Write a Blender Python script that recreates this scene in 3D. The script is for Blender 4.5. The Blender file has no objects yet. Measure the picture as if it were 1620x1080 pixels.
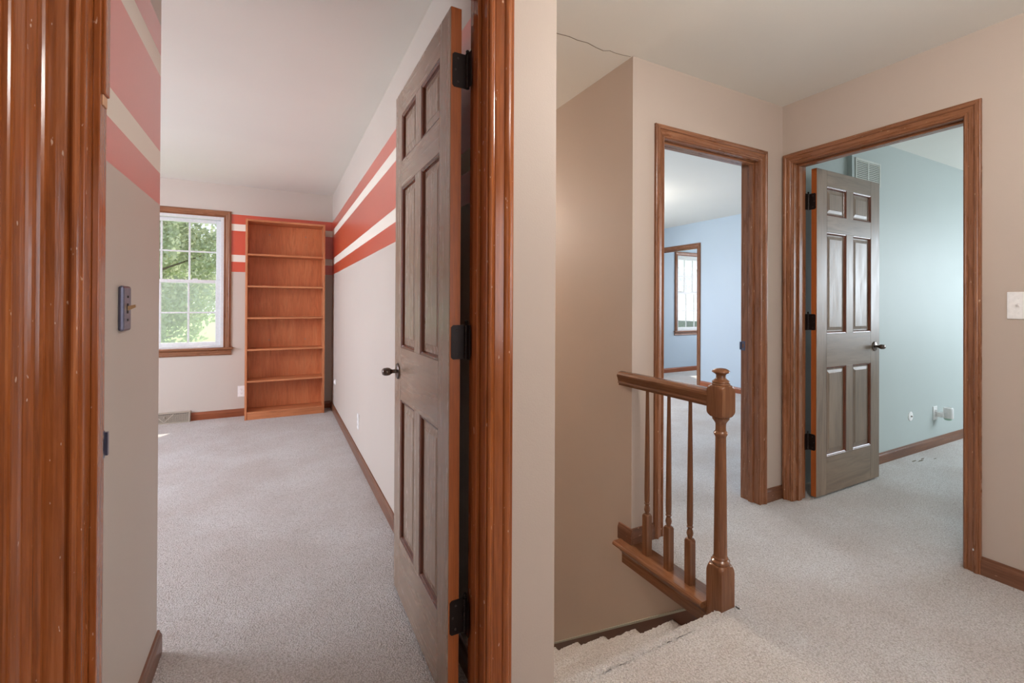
import bpy, bmesh, math, random
from mathutils import Vector, Matrix
random.seed(7)
S = bpy.context.scene
COL = S.collection

# ------------------------------------------------------------ camera
YAW, PITCH, ROLL, H = 0.5073, 0.0040, 0.0044, 1.1943
r = Vector((math.cos(YAW), -math.sin(YAW), 0)); d = Vector((math.sin(YAW), math.cos(YAW), 0)); u = Vector((0, 0, 1))
d2 = d*math.cos(PITCH) + u*math.sin(PITCH); u2 = u*math.cos(PITCH) - d*math.sin(PITCH)
Rc = r*math.cos(ROLL) + u2*math.sin(ROLL); Uc = u2*math.cos(ROLL) - r*math.sin(ROLL); Zc = -d2
cam_data = bpy.data.cameras.new('camera'); cam = bpy.data.objects.new('camera', cam_data); COL.objects.link(cam)
cam_data.sensor_width = 36.0; cam_data.sensor_fit = 'HORIZONTAL'; cam_data.lens = 738.77/1620*36
cam_data.shift_x = (810-850)/1620; cam_data.shift_y = (478.9-540)/1620
cam_data.clip_start = 0.02; cam_data.clip_end = 400
cam.matrix_world = Matrix(((Rc.x, Uc.x, Zc.x, 0), (Rc.y, Uc.y, Zc.y, 0), (Rc.z, Uc.z, Zc.z, H), (0, 0, 0, 1)))
S.camera = cam

# ------------------------------------------------------------ world, sun, daylight, exposure
S.view_settings.view_transform = 'Standard'; S.view_settings.look = 'None'
S.view_settings.gamma = 1.0; S.view_settings.use_curve_mapping = False
S.view_settings.exposure = 0.34
S.cycles.max_bounces = 10; S.cycles.diffuse_bounces = 6; S.cycles.transparent_max_bounces = 16
W = bpy.data.worlds.new('sky'); S.world = W; W.use_nodes = True
wn = W.node_tree.nodes; wl = W.node_tree.links; wn.clear()
wo = wn.new('ShaderNodeOutputWorld'); wb = wn.new('ShaderNodeBackground'); tc = wn.new('ShaderNodeTexCoord')
sx = wn.new('ShaderNodeSeparateXYZ'); rp = wn.new('ShaderNodeValToRGB')
rp.color_ramp.elements[0].position = 0.0; rp.color_ramp.elements[0].color = (.92, .95, 1, 1)
rp.color_ramp.elements[1].position = 0.7; rp.color_ramp.elements[1].color = (.55, .72, 1, 1)
wl.new(tc.outputs['Generated'], sx.inputs[0]); wl.new(sx.outputs['Z'], rp.inputs[0]); wl.new(rp.outputs[0], wb.inputs[0])
wb.inputs[1].default_value = 1.15; wl.new(wb.outputs[0], wo.inputs[0])

def lamp(name, kind, loc, target, power, color=(1, 1, 1), size=1.0, size_y=None, portal=False):
    ld = bpy.data.lights.new(name, kind); lo = bpy.data.objects.new(name, ld); COL.objects.link(lo)
    lo.location = loc; lo.rotation_euler = (Vector(target)-Vector(loc)).to_track_quat('-Z', 'Y').to_euler()
    ld.energy = power; ld.color = color
    if kind == 'AREA':
        ld.shape = 'RECTANGLE'; ld.size = size; ld.size_y = size_y or size
        if portal: ld.cycles.is_portal = True
    elif kind == 'SUN': ld.angle = size
    else: ld.shadow_soft_size = size
    return lo
lamp('sun', 'SUN', (10, 20, 30), (7, 14, 20), 6.5, (1, .95, .86), 0.01)
# daylight standing in the window openings that the photograph does not show
lamp('daylight_bedroom', 'AREA', (-3.30, 3.8, 1.45), (-1, 3.8, .7), 86, (.72, .82, 1), 1.6, 1.2)
lamp('daylight_blue_room', 'AREA', (3.1, 6.10, 1.45), (3.1, 4, .7), 60, (.88, .90, 1), 1.5, 1.2)  # daylight through a window added for this light
lamp('daylight_green_room', 'AREA', (6.55, .3, 1.45), (4.6, .6, .5), 60, (.80, .91, 1), 1.6, 1.2)
lamp('alcove_fill', 'AREA', (7.58, 5.2, 1.4), (5.8, 5.2, 1.2), 20, (.90, .93, 1), .9, 1.2)  # added fill, set in an unseen side window of the alcove
lamp('hall_fill', 'AREA', (.9, -1.58, 1.45), (.9, 1, 1.3), 12, (.95, .96, 1), 1.4, 1.2)  # added fill for the hall, its back window is invented
# hall ceiling lamp, then added fill points (their fixtures are built further down)
HALL_LAMP = (1.40, .25); 
lamp('hall_bulb', 'POINT', (HALL_LAMP[0], HALL_LAMP[1], 2.22), (1, 0, 0), 37, (1, .96, .92), .12)
lamp('bedroom_fill', 'POINT', (-2.3, 3.0, 2.2), (1, 0, 0), 20, (.97, .99, 1), .14)  # added soft fill for the bedroom, no lamp known here
lamp('stair_fill', 'POINT', (1.13, 4.9, 2.15), (1, 0, 0), 135, (1, .92, .82), .15)  # added to brighten the stair wall, no lamp known here
lamp('blue_room_fill', 'POINT', (3.4, 4.2, 2.2), (1, 0, 0), 16, (1, .9, .8), .14)  # added warm fill to lift the blue room ceiling

# ------------------------------------------------------------ materials
def srgb(*c):
    return tuple((x/255/12.92 if x/255 <= .04045 else ((x/255+.055)/1.055)**2.4) for x in c) + (1,)
def newmat(name, rough=.6, spec=.5):
    m = bpy.data.materials.new(name); m.use_nodes = True
    b = m.node_tree.nodes['Principled BSDF']; b.inputs['Roughness'].default_value = rough
    b.inputs['Specular IOR Level'].default_value = spec
    return m, m.node_tree.nodes, m.node_tree.links, b
def tex_coord(n, l, scale=(1, 1, 1)):
    t = n.new('ShaderNodeTexCoord'); mp = n.new('ShaderNodeMapping'); mp.inputs['Scale'].default_value = scale
    l.new(t.outputs['Object'], mp.inputs['Vector']); return mp
def noise(n, l, vec, scale, detail=4, rough=.5, dist=0):
    t = n.new('ShaderNodeTexNoise'); t.inputs['Scale'].default_value = scale; t.inputs['Detail'].default_value = detail
    t.inputs['Roughness'].default_value = rough; t.inputs['Distortion'].default_value = dist
    l.new(vec.outputs[0], t.inputs['Vector']); return t
def ramp(n, l, src, stops):
    rr = n.new('ShaderNodeValToRGB'); e = rr.color_ramp.elements
    while len(e) < len(stops): e.new(.5)
    for k, (p, c) in enumerate(stops): e[k].position = p; e[k].color = c
    l.new(src, rr.inputs[0]); return rr
def bump(n, l, b, src, strength, dist=.001):
    bp = n.new('ShaderNodeBump'); bp.inputs['Strength'].default_value = strength; bp.inputs['Distance'].default_value = dist
    l.new(src, bp.inputs['Height']); l.new(bp.outputs[0], b.inputs['Normal']); return bp
def mixc(n, l, f, a, b_):
    mx = n.new('ShaderNodeMix'); mx.data_type = 'RGBA'
    for sock, v in ((mx.inputs[0], f), (mx.inputs[6], a), (mx.inputs[7], b_)):
        if hasattr(v, 'links'): l.new(v, sock)
        else: sock.default_value = v
    return mx.outputs[2]

def wood(name, dark, mid, light, axis='Z', rough=.32, wear=0.0, spec=.5, grain=26, fine=.2, big=.55):
    m, n, l, b = newmat(name, rough, spec)
    sc = {'Z': (grain, grain, 1.6), 'X': (1.6, grain, grain), 'Y': (grain, 1.6, grain)}[axis]
    v = tex_coord(n, l, sc)
    g = noise(n, l, v, 1.6, 6, .62, 1.2)
    rr = ramp(n, l, g.outputs[0], [(.2, srgb(*dark)), (.5, srgb(*mid)), (.82, srgb(*light))])
    v2 = tex_coord(n, l, {'Z': (3, 3, 1), 'X': (1, 3, 3), 'Y': (3, 1, 3)}[axis])
    g2 = noise(n, l, v2, 1.3, 3, .5, .4)
    c = mixc(n, l, ramp(n, l, g2.outputs[0], [(.35, (0, 0, 0, 1)), (.7, (big, big, big, 1))]).outputs[0], rr.outputs[0], srgb(*dark))
    sc3 = {'Z': (220, 220, 9), 'X': (9, 220, 220), 'Y': (220, 9, 220)}[axis]
    g3 = noise(n, l, tex_coord(n, l, sc3), 1, 3, .6)
    c = mixc(n, l, ramp(n, l, g3.outputs[0], [(.35, (fine, fine, fine, 1)), (.55, (0, 0, 0, 1))]).outputs[0], c, srgb(*[x*.55 for x in dark]))
    if wear:
        v4 = tex_coord(n, l, {'Z': (110, 110, 38), 'X': (38, 110, 110), 'Y': (110, 38, 110)}[axis])
        w = noise(n, l, v4, 1.0, 2, .5)
        c = mixc(n, l, ramp(n, l, w.outputs[0], [(.735-wear*.04, (0, 0, 0, 1)), (.76-wear*.04, (.75, .75, .75, 1))]).outputs[0], c, srgb(215, 180, 150))
    l.new(c, b.inputs['Base Color'])
    rq = ramp(n, l, g.outputs[0], [(.3, (rough*.8,)*3+(1,)), (.7, (rough*1.25,)*3+(1,))]); l.new(rq.outputs[0], b.inputs['Roughness'])
    bump(n, l, b, g3.outputs[0], 1.25*fine, .0006)
    return m
def both(name, *a, **k):
    return {ax: wood(name+'_'+ax, *a, axis=ax, **k) for ax in 'XYZ'}
TRIM = both('stained_trim', (112, 68, 42), (148, 96, 64), (174, 120, 84), wear=.3, rough=.28)
NEAR = both('cherry_stained_trim', (122, 62, 26), (160, 88, 42), (188, 114, 64), wear=.25, rough=.18)
DOORW = both('dark_stained_door', (142, 118, 98), (156, 132, 112), (170, 150, 130), rough=.25, fine=.04, grain=20, big=.10)  # base lightened to carry the grey daylight sheen on the face
DOOR2W = both('weathered_stained_door', (98, 80, 64), (134, 114, 96), (158, 136, 116), rough=.38, fine=.08, grain=14, big=.3)
EDGE = both('raw_door_edge', (150, 76, 26), (176, 94, 40), (196, 114, 58), rough=.45)
RAILW = both('railing_oak', (96, 58, 34), (132, 86, 56), (160, 112, 78), rough=.20)
STICK = both('dark_red_moulding', (84, 40, 24), (112, 60, 38), (134, 82, 58), rough=.22)  # darker tone put in for the shaded sides of the panel recesses
BOOKW = both('bookcase_pine', (172, 100, 60), (208, 132, 86), (226, 160, 114), rough=.40, grain=18)
BOOKBACK = both('bookcase_veneer', (186, 102, 58), (216, 132, 82), (228, 158, 108), rough=.45, grain=10)
BASEW = both('stained_baseboard', (88, 52, 34), (128, 84, 60), (152, 108, 82), rough=.34, wear=.5)

def paint(name, col, rough=.55, stripes=False, tint=None):
    m, n, l, b = newmat(name, rough, .4)
    v = tex_coord(n, l)
    base = srgb(*col)
    big = noise(n, l, v, 1.1, 3, .5)
    c = mixc(n, l, ramp(n, l, big.outputs[0], [(.35, (0, 0, 0, 1)), (.7, (.5, .5, .5, 1))]).outputs[0], base, srgb(*[x*.965 for x in col]))
    if stripes:
        sp = n.new('ShaderNodeSeparateXYZ'); t = n.new('ShaderNodeTexCoord'); l.new(t.outputs['Object'], sp.inputs[0])
        mr = n.new('ShaderNodeMapRange'); mr.inputs[1].default_value = 1.5; mr.inputs[2].default_value = 2.2
        l.new(sp.outputs['Z'], mr.inputs[0])
        def p(z): return (z-1.5)/.7
        K = (0, 0, 0, 1); R_ = (1, 0, 0, 1); G_ = (0, 1, 0, 1)
        rr = ramp(n, l, mr.outputs[0], [(0, K), (p(1.527), R_), (p(1.632), G_), (p(1.706), R_), (p(1.960), G_), (p(2.032), R_), (p(2.133), K)])
        rr.color_ramp.interpolation = 'CONSTANT'
        sc = n.new('ShaderNodeSeparateColor'); l.new(rr.outputs[0], sc.inputs[0])
        red = mixc(n, l, ramp(n, l, big.outputs[0], [(.3, K), (.7, (1, 1, 1, 1))]).outputs[0], srgb(212, 74, 34), srgb(202, 66, 30))
        c = mixc(n, l, sc.outputs[0], c, red)
        c = mixc(n, l, sc.outputs[1], c, srgb(238, 230, 216))
        mth = n.new('ShaderNodeMath'); mth.operation = 'MULTIPLY_ADD'; mth.inputs[1].default_value = -.22; mth.inputs[2].default_value = rough
        l.new(sc.outputs[0], mth.inputs[0]); l.new(mth.outputs[0], b.inputs['Roughness'])
        l.new(sc.outputs[0], b.inputs['Coat Weight']); b.inputs['Coat Roughness'].default_value = .34; b.inputs['Coat IOR'].default_value = 1.7
    l.new(c, b.inputs['Base Color'])
    fine = noise(n, l, v, 220, 3, .6)
    bump(n, l, b, fine.outputs[0], .22, .0015)
    return m
HALLP = paint('beige_wall_paint', (191, 175, 162))
BEDP = paint('beige_wall_paint_with_red_stripes', (204, 193, 182), .5, True)
BLUEP = paint('pale_blue_wall_paint', (192, 206, 218))
GREENP = paint('pale_green_wall_paint', (184, 192, 189))
CEILP = paint('ceiling_paint', (232, 230, 222), .8)

def carpet_mat():
    m, n, l, b = newmat('cut_pile_carpet', .95, .1)
    v = tex_coord(n, l)
    f = noise(n, l, v, 210, 3, .65, .6)
    vo = n.new('ShaderNodeTexVoronoi'); vo.inputs['Scale'].default_value = 175; vo.inputs['Randomness'].default_value = 1
    ad = n.new('ShaderNodeVectorMath'); ad.operation = 'ADD'
    nz = noise(n, l, v, 60, 2, .5); sm = n.new('ShaderNodeVectorMath'); sm.operation = 'SCALE'; sm.inputs[3].default_value = .012
    l.new(nz.outputs[1], sm.inputs[0]); l.new(v.outputs[0], ad.inputs[0]); l.new(sm.outputs[0], ad.inputs[1]); l.new(ad.outputs[0], vo.inputs['Vector'])
    big = noise(n, l, v, 2.2, 4, .55)
    c1 = ramp(n, l, big.outputs[0], [(.35, srgb(236, 228, 223)), (.65, srgb(252, 249, 247))])
    tuft = ramp(n, l, vo.outputs['Distance'], [(.25, (0, 0, 0, 1)), (.85, (.44, .44, .44, 1))])
    c = mixc(n, l, tuft.outputs[0], c1.outputs[0], srgb(140, 122, 104))
    fl = ramp(n, l, f.outputs[0], [(.38, (.30, .30, .30, 1)), (.55, (0, 0, 0, 1))])
    c = mixc(n, l, fl.outputs[0], c, srgb(150, 130, 110))
    l.new(c, b.inputs['Base Color'])
    mt = n.new('ShaderNodeMath'); mt.operation = 'SUBTRACT'; l.new(f.outputs[0], mt.inputs[0]); l.new(vo.outputs['Distance'], mt.inputs[1])
    bump(n, l, b, mt.outputs[0], 1.0, .007)
    b.inputs['Sheen Weight'].default_value = .15; b.inputs['Sheen Roughness'].default_value = .5
    return m
CARPET = carpet_mat()

def plain(name, col, rough=.5, metal=0, nscale=60, var=.06, bmp=.1):
    m, n, l, b = newmat(name, rough)
    v = tex_coord(n, l); f = noise(n, l, v, nscale, 3)
    c = mixc(n, l, f.outputs[0], srgb(*[min(255, x*(1+var)) for x in col]), srgb(*[x*(1-var) for x in col]))
    l.new(c, b.inputs['Base Color']); b.inputs['Metallic'].default_value = metal
    if bmp: bump(n, l, b, f.outputs[0], bmp, .0005)
    return m
VINYL = plain('white_vinyl', (218, 218, 218), .35)
WHITEP = plain('white_plastic', (240, 238, 236), .35)
BRONZE = plain('oil_rubbed_bronze', (40, 30, 27), .42, .6)
NICKEL = plain('aged_metal_knob', (112, 100, 94), .25, .9)
BRASS = plain('brass_toggle', (176, 140, 100), .35, .6)
GREYM = plain('dark_grey_metal_plate', (104, 104, 122), .3, .7)
TAUPE = plain('taupe_register_paint', (176, 164, 148), .45)
DARKIN = plain('dark_cavity', (60, 56, 50), .9)
SLOT = plain('slot_dark', (60, 50, 46), .8)
FRESHG = plain('pale_green_plastic', (166, 200, 180), .35)
SCREWM = plain('screw_metal', (150, 142, 134), .3, .9)
CAULK = plain('old_caulk_strip', (158, 158, 146), .6)
CHIPM = plain('bare_wood_chip', (222, 176, 140), .7)
def glass():
    m = bpy.data.materials.new('window_glass'); m.use_nodes = True; n = m.node_tree.nodes; l = m.node_tree.links; n.clear()
    o = n.new('ShaderNodeOutputMaterial'); mx = n.new('ShaderNodeMixShader'); t = n.new('ShaderNodeBsdfTransparent'); g = n.new('ShaderNodeBsdfGlossy')
    fr = n.new('ShaderNodeLayerWeight'); fr.inputs[0].default_value = .12; g.inputs['Roughness'].default_value = .02; t.inputs[0].default_value = (.96, .98, .98, 1)
    l.new(fr.outputs['Facing'], mx.inputs[0]); l.new(t.outputs[0], mx.inputs[1]); l.new(g.outputs[0], mx.inputs[2]); l.new(mx.outputs[0], o.inputs[0]); return m
GLASS = glass()
def mesh_screen():
    m = bpy.data.materials.new('insect_screen_mesh'); m.use_nodes = True; n = m.node_tree.nodes; l = m.node_tree.links; n.clear()
    o = n.new('ShaderNodeOutputMaterial'); mx = n.new('ShaderNodeMixShader'); t = n.new('ShaderNodeBsdfTransparent')
    g = n.new('ShaderNodeBsdfTranslucent'); g.inputs[0].default_value = (.75, .77, .8, 1); mx.inputs[0].default_value = .08
    l.new(t.outputs[0], mx.inputs[1]); l.new(g.outputs[0], mx.inputs[2]); l.new(mx.outputs[0], o.inputs[0]); return m
SCREEN = mesh_screen()
def leafm(name, a, b2):
    m = bpy.data.materials.new(name); m.use_nodes = True; n = m.node_tree.nodes; l = m.node_tree.links; n.clear()
    o = n.new('ShaderNodeOutputMaterial'); mx = n.new('ShaderNodeMixShader'); t = n.new('ShaderNodeBsdfTranslucent'); g = n.new('ShaderNodeBsdfDiffuse')
    v = tex_coord(n, l); f = noise(n, l, v, .9, 3)
    c = mixc(n, l, f.outputs[0], srgb(*a), srgb(*b2)); l.new(c, t.inputs[0]); l.new(c, g.inputs[0]); mx.inputs[0].default_value = .45
    l.new(g.outputs[0], mx.inputs[1]); l.new(t.outputs[0], mx.inputs[2]); l.new(mx.outputs[0], o.inputs[0]); return m
LEAF = leafm('tree_leaves', (178, 184, 154), (214, 214, 190))
LEAFD = leafm('dark_tree_leaves', (56, 92, 56), (96, 134, 84))
BARK = plain('bark', (110, 96, 84), .9, 0, 8, .2)
GRASS = plain('lawn_grass', (150, 176, 110), .95, 0, 3, .12)
ASPH = plain('asphalt', (150, 150, 156), .9)
CARW = plain('white_car_paint', (236, 238, 244), .25)
CARG = plain('car_window_tint', (80, 86, 120), .1)
TYRE = plain('tyre_rubber', (40, 40, 42), .8)
HOUSEW = plain('pale_siding', (214, 204, 214), .8)
ROOFM = plain('grey_roof_shingle', (150, 146, 150), .9)

# ------------------------------------------------------------ mesh helpers
def link(name, verts, faces, mat, parent=None, mats=None, midx=None, smooth=False):
    me = bpy.data.meshes.new(name); me.from_pydata([tuple(v) for v in verts], [], faces)
    for mm in (mats or [mat]): me.materials.append(mm)
    bm = bmesh.new(); bm.from_mesh(me); bmesh.ops.recalc_face_normals(bm, faces=bm.faces); bm.to_mesh(me); bm.free()
    if midx:
        for p, k in zip(me.polygons, midx): p.material_index = k
    if smooth:
        for p in me.polygons: p.use_smooth = True
    o = bpy.data.objects.new(name, me); COL.objects.link(o)
    if parent: o.parent = parent
    return o
class MB:
    def __init__(s): s.v = []; s.f = []
    def box(s, x0, x1, y0, y1, z0, z1):
        k = len(s.v)
        for z in (z0, z1):
            for (x, y) in ((x0, y0), (x1, y0), (x1, y1), (x0, y1)): s.v.append((x, y, z))
        for f in ((0, 3, 2, 1), (4, 5, 6, 7), (0, 1, 5, 4), (1, 2, 6, 5), (2, 3, 7, 6), (3, 0, 4, 7)): s.f.append(tuple(k+i for i in f))
        return s
    def bbox(s, x0, x1, y0, y1, z0, z1, b=.002):
        """box with chamfered edges"""
        bm = bmesh.new(); bmesh.ops.create_cube(bm, size=1)
        for v in bm.verts: v.co = Vector(((x0+x1)/2+v.co.x*(x1-x0), (y0+y1)/2+v.co.y*(y1-y0), (z0+z1)/2+v.co.z*(z1-z0)))
        bmesh.ops.bevel(bm, geom=list(bm.edges), offset=b, segments=2, profile=.5, affect='EDGES')
        s.bm(bm); return s
    def bm(s, bm):
        k = len(s.v); bm.verts.index_update()
        s.v += [tuple(v.co) for v in bm.verts]; s.f += [tuple(k+v.index for v in f.verts) for f in bm.faces]; bm.free()
    def lathe(s, prof, c=(0, 0, 0), axis='Z', seg=24, squash=(1, 1)):
        k = len(s.v)
        for (rad, h) in prof:
            for i in range(seg):
                a = 2*math.pi*i/seg; p, q = rad*math.cos(a)*squash[0], rad*math.sin(a)*squash[1]
                vv = {'Z': (p, q, h), 'X': (h, p, q), 'Y': (p, h, q)}[axis]
                s.v.append((c[0]+vv[0], c[1]+vv[1], c[2]+vv[2]))
        for j in range(len(prof)-1):
            for i in range(seg):
                a = k+j*seg+i; b = k+j*seg+(i+1) % seg; s.f.append((a, b, b+seg, a+seg))
        s.f.append(tuple(k+i for i in range(seg))[::-1]); e = k+(len(prof)-1)*seg; s.f.append(tuple(e+i for i in range(seg)))
        return s
    def build(s, name, mat, parent=None, smooth=False): return link(name, s.v, s.f, mat, parent, smooth=smooth)
def autosmooth(o, ang=.7):
    me = o.data
    for p in me.polygons: p.use_smooth = True
    me.set_sharp_from_angle(angle=ang); return o
def empty(name, loc=(0, 0, 0), rz=0):
    o = bpy.data.objects.new(name, None); o.empty_display_size = .1; COL.objects.link(o); o.location = loc; o.rotation_euler = (0, 0, rz); return o
def tag(o, label, cat, group=None, kind=None):
    if label: o['label'] = label
    if cat: o['category'] = cat
    if group: o['group'] = group
    if kind: o['kind'] = kind
    return o
def struct(o): o['kind'] = 'structure'; return o
def copy_tree(o, parent=None):
    c = o.copy(); COL.objects.link(c)
    if parent: c.parent = parent
    for ch in [x for x in bpy.data.objects if x.parent == o]: copy_tree(ch, c)
    return c

CH = 2.44
def slab_y(name, y0, y1, x0, x1, mat, z0=0, z1=CH, holes=()):
    """wall slab running along X; holes = (a0, a1, z0, z1)"""
    m = MB(); cur = x0
    for (a, b, c, dd) in sorted(holes):
        m.box(cur, a, y0, y1, z0, z1)
        if c > z0: m.box(a, b, y0, y1, z0, c)
        if dd < z1: m.box(a, b, y0, y1, dd, z1)
        cur = b
    m.box(cur, x1, y0, y1, z0, z1)
    return struct(m.build(name, mat))
def slab_x(name, x0, x1, y0, y1, mat, z0=0, z1=CH, holes=()):
    m = MB(); cur = y0
    for (a, b, c, dd) in sorted(holes):
        m.box(x0, x1, cur, a, z0, z1)
        if c > z0: m.box(x0, x1, a, b, z0, c)
        if dd < z1: m.box(x0, x1, a, b, dd, z1)
        cur = b
    m.box(x0, x1, cur, y1, z0, z1)
    return struct(m.build(name, mat))

# ------------------------------------------------------------ room shell
m = MB()
m.box(-3.3, .63, 1.188, 6.1, -.1, 0); m.box(-.6, 7.7, -2.1, 1.188, -.1, 0); m.box(.63, 7.7, 1.188, 1.222, -.1, 0); m.box(1.60, 7.7, 1.222, 6.2, -.1, 0); m.box(1.591, 1.60, 1.222, 1.318, -.1, 0); m.box(1.512, 1.60, 1.222, 1.2395, -.1, 0)
# soft carpet lip where the hall floor turns over the top stair
struct(m.build('floor', CARPET))
struct(MB().box(-3.3, 7.7, -2.1, 6.2, CH, CH+.12).build('ceiling', CEILP))
# bedroom doorway wall: x -0.338..0.516
slab_y('wall_front', 1.188, 1.249, -.52, .722, HALLP, holes=[(-.338, .516, 0, 2.119)])
slab_y('wall_bedroom_front', 1.249, 1.31, -.47, .63, BEDP, holes=[(-.338, .516, 0, 2.119)])
slab_x('wall_stair_left', .63, .722, 1.249, 6.1, HALLP, z0=-3.2)
slab_x('wall_right', .548, .63, 1.31, 5.866, BEDP)
WX0, WX1, WZ0, WZ1 = -1.335, -.494, .735, 2.095
slab_y('wall_back', 5.866, 6.02, -3.3, .63, BEDP, holes=[(WX0, WX1, WZ0, WZ1)])
struct(MB().box(-3.3, -.352, 1.312, 2.01, 0, CH).build('wall_left', BEDP))
slab_x('wall_bedroom_side', -3.4, -3.2, 2.01, 5.866, BEDP, holes=[(3.0, 4.6, .8, 2.05)])
slab_x('wall_stair_right', 1.547, 1.609, 1.808, 6.1, HALLP, z0=-3.2)
struct(MB().box(1.547, 1.609, 1.20, 1.808, -3.2, -.022).build('wall_stair_lower', HALLP))
slab_x('wall_blue_left', 1.609, 1.67, 1.93, 6.12, BLUEP)
slab_y('wall_stair_end', 5.95, 6.1, .722, 1.547, HALLP, z0=-3.2)
slab_y('wall_far', 1.808, 1.869, 1.609, 2.757, HALLP, holes=[(1.739, 2.548, 0, 2.083)])
slab_y('wall_blue_front', 1.905, 1.93, 2.85, 5.60, BLUEP)
slab_y('wall_blue_door', 1.869, 1.93, 1.609, 2.85, BLUEP, holes=[(1.739, 2.548, 0, 2.083)])
slab_x('wall_hall_right', 2.757, 2.817, -1.7, 1.869, HALLP, holes=[(.908, 1.751, 0, 2.083)])
slab_x('wall_green_side', 2.817, 2.877, -2.1, 1.869, GREENP, holes=[(.908, 1.751, 0, 2.083)])
slab_y('wall_green_far', 1.84, 1.90, 3.616, 6.6, GREENP)
slab_y('wall_green_recess', 1.872, 1.905, 2.877, 3.616, GREENP)
slab_x('wall_green_end', 6.6, 6.72, -2.1, 1.90, GREENP, holes=[(-.5, 1.1, .85, 2.05)])
slab_y('wall_green_front', -2.2, -2.1, 2.817, 6.7, GREENP)
slab_y('wall_blue_back', 6.12, 6.27, 1.609, 5.60, BLUEP, holes=[(2.35, 3.85, .85, 2.05)])
slab_x('wall_blue_right', 5.49, 5.60, 1.93, 6.12, BLUEP, holes=[(4.928, 5.82, 0, 2.083)])
VX0, VX1 = 6.28, 7.06
slab_y('wall_alcove_back', 6.12, 6.27, 5.60, 7.72, BLUEP, holes=[(VX0, VX1, .735, 2.095)])
slab_x('wall_alcove_right', 7.60, 7.72, 3.6, 6.12, BLUEP, holes=[(4.7, 5.7, .85, 2.05)])
slab_y('wall_alcove_front', 3.5, 3.6, 5.6, 7.72, BLUEP)
# left side of the hall: another doorway right beside the camera
slab_x('wall_hall_left', -.50, -.385, -1.7, 1.188, HALLP, holes=[(.22, 1.068, 0, 2.083)])
struct(MB().box(-.60, -.52, -1.7, 1.188, 0, CH).build('wall_hall_left_beyond', HALLP))
slab_y('wall_hall_back', -1.8, -1.7, -.60, 2.85, HALLP, holes=[(.2, 1.6, .85, 2.05)])

# the hairline crack in the hall ceiling
cr = [(1.06, 1.820), (1.116, 1.828), (1.175, 1.822), (1.225, 1.828), (1.282, 1.823), (1.34, 1.836), (1.388, 1.842), (1.415, 1.826), (1.45, 1.83), (1.495, 1.826), (1.54, 1.818)]
V = []; F = []
for i, (x, y) in enumerate(cr):
    w = .0022*(1-.6*i/len(cr)); V += [(x, y-w, CH-.0006), (x, y+w, CH-.0006), (x, y+w, CH+.001), (x, y-w, CH+.001)]
for i in range(len(cr)-1):
    for k in range(4): a = i*4+k; b = i*4+(k+1) % 4; F.append((a, b, b+4, a+4))
F += [(3, 2, 1, 0), tuple(len(V)-4+k for k in range(4))]
ck = link('trim_9', V, F, plain('crack_shadow', (120, 104, 92), .9)); struct(ck); ck['label'] = 'hairline crack running across the hall ceiling'

# ------------------------------------------------------------ casings, jambs, stops
PROF = [(0, 0), (0, .008), (.002, .0105), (.005, .0122), (.008, .0122), (.011, .0100), (.0135, .0068), (.016, .0064), (.019, .0085), (.030, .0112), (.041, .0130), (.0425, .0165), (.046, .0195), (.051, .0212), (.056, .0208), (.060, .0180), (.0615, .0152), (.065, .0158), (.068, .0145), (.070, .0115), (.070, 0)]
def mapper(kind, c):
    return {'-Y': lambda a, z, t: (a, c-t, z), '+Y': lambda a, z, t: (a, c+t, z), '-X': lambda a, z, t: (c-t, a, z), '+X': lambda a, z, t: (c+t, a, z)}[kind]
def casing(parent, kind, c, a0, a1, zt, mats, width=.07, sides=('L', 'H', 'R'), z0=0.0, name='casing'):
    f = mapper(kind, c); sc = width/.07; P = [(w*sc, t) for w, t in PROF]
    hm = mats['X'] if kind[1] == 'Y' else mats['Y']
    for sd in sides:
        V = []
        for (w, t) in P:
            if sd == 'L': e = [(a0-w, z0), (a0-w, zt+w)]
            elif sd == 'R': e = [(a1+w, z0), (a1+w, zt+w)]
            else: e = [(a0-w, zt+w), (a1+w, zt+w)]
            V += [f(e[0][0], e[0][1], t), f(e[1][0], e[1][1], t)]
        n = len(P); F = [(2*i, 2*i+1, 2*((i+1) % n)+1, 2*((i+1) % n)) for i in range(n)]
        F += [tuple(2*i for i in range(n)), tuple(2*i+1 for i in range(n))[::-1]]
        link('head_casing' if sd == 'H' else 'side_casing', V, F, hm if sd == 'H' else mats['Z'], parent)
def jambs(parent, kind, a0, a1, d0, d1, zt, mats, s0, s1, tk=.018, st=.011):
    """a0..a1 clear opening; d0..d1 depth through the wall; s0..s1 stop depth"""
    def bx(aa, ab, da, db, za, zb, nm, mt):
        mb = MB()
        if kind == 'Y': mb.bbox(aa, ab, da, db, za, zb, .0015)
        else: mb.bbox(da, db, aa, ab, za, zb, .0015)
        mb.build(nm, mt, parent)
    hm = mats['X'] if kind == 'Y' else mats['Y']
    bx(a0-tk, a0, d0, d1, 0, zt+tk, 'side_jamb', mats['Z']); bx(a1, a1+tk, d0, d1, 0, zt+tk, 'side_jamb', mats['Z'])
    bx(a0, a1, d0, d1, zt, zt+tk, 'head_jamb', hm)
    bx(a0, a0+st, s0, s1, 0, zt-st, 'door_stop', mats['Z']); bx(a1-st, a1, s0, s1, 0, zt-st, 'door_stop', mats['Z'])
    bx(a0, a1, s0, s1, zt-st, zt, 'door_stop', hm)
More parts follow.
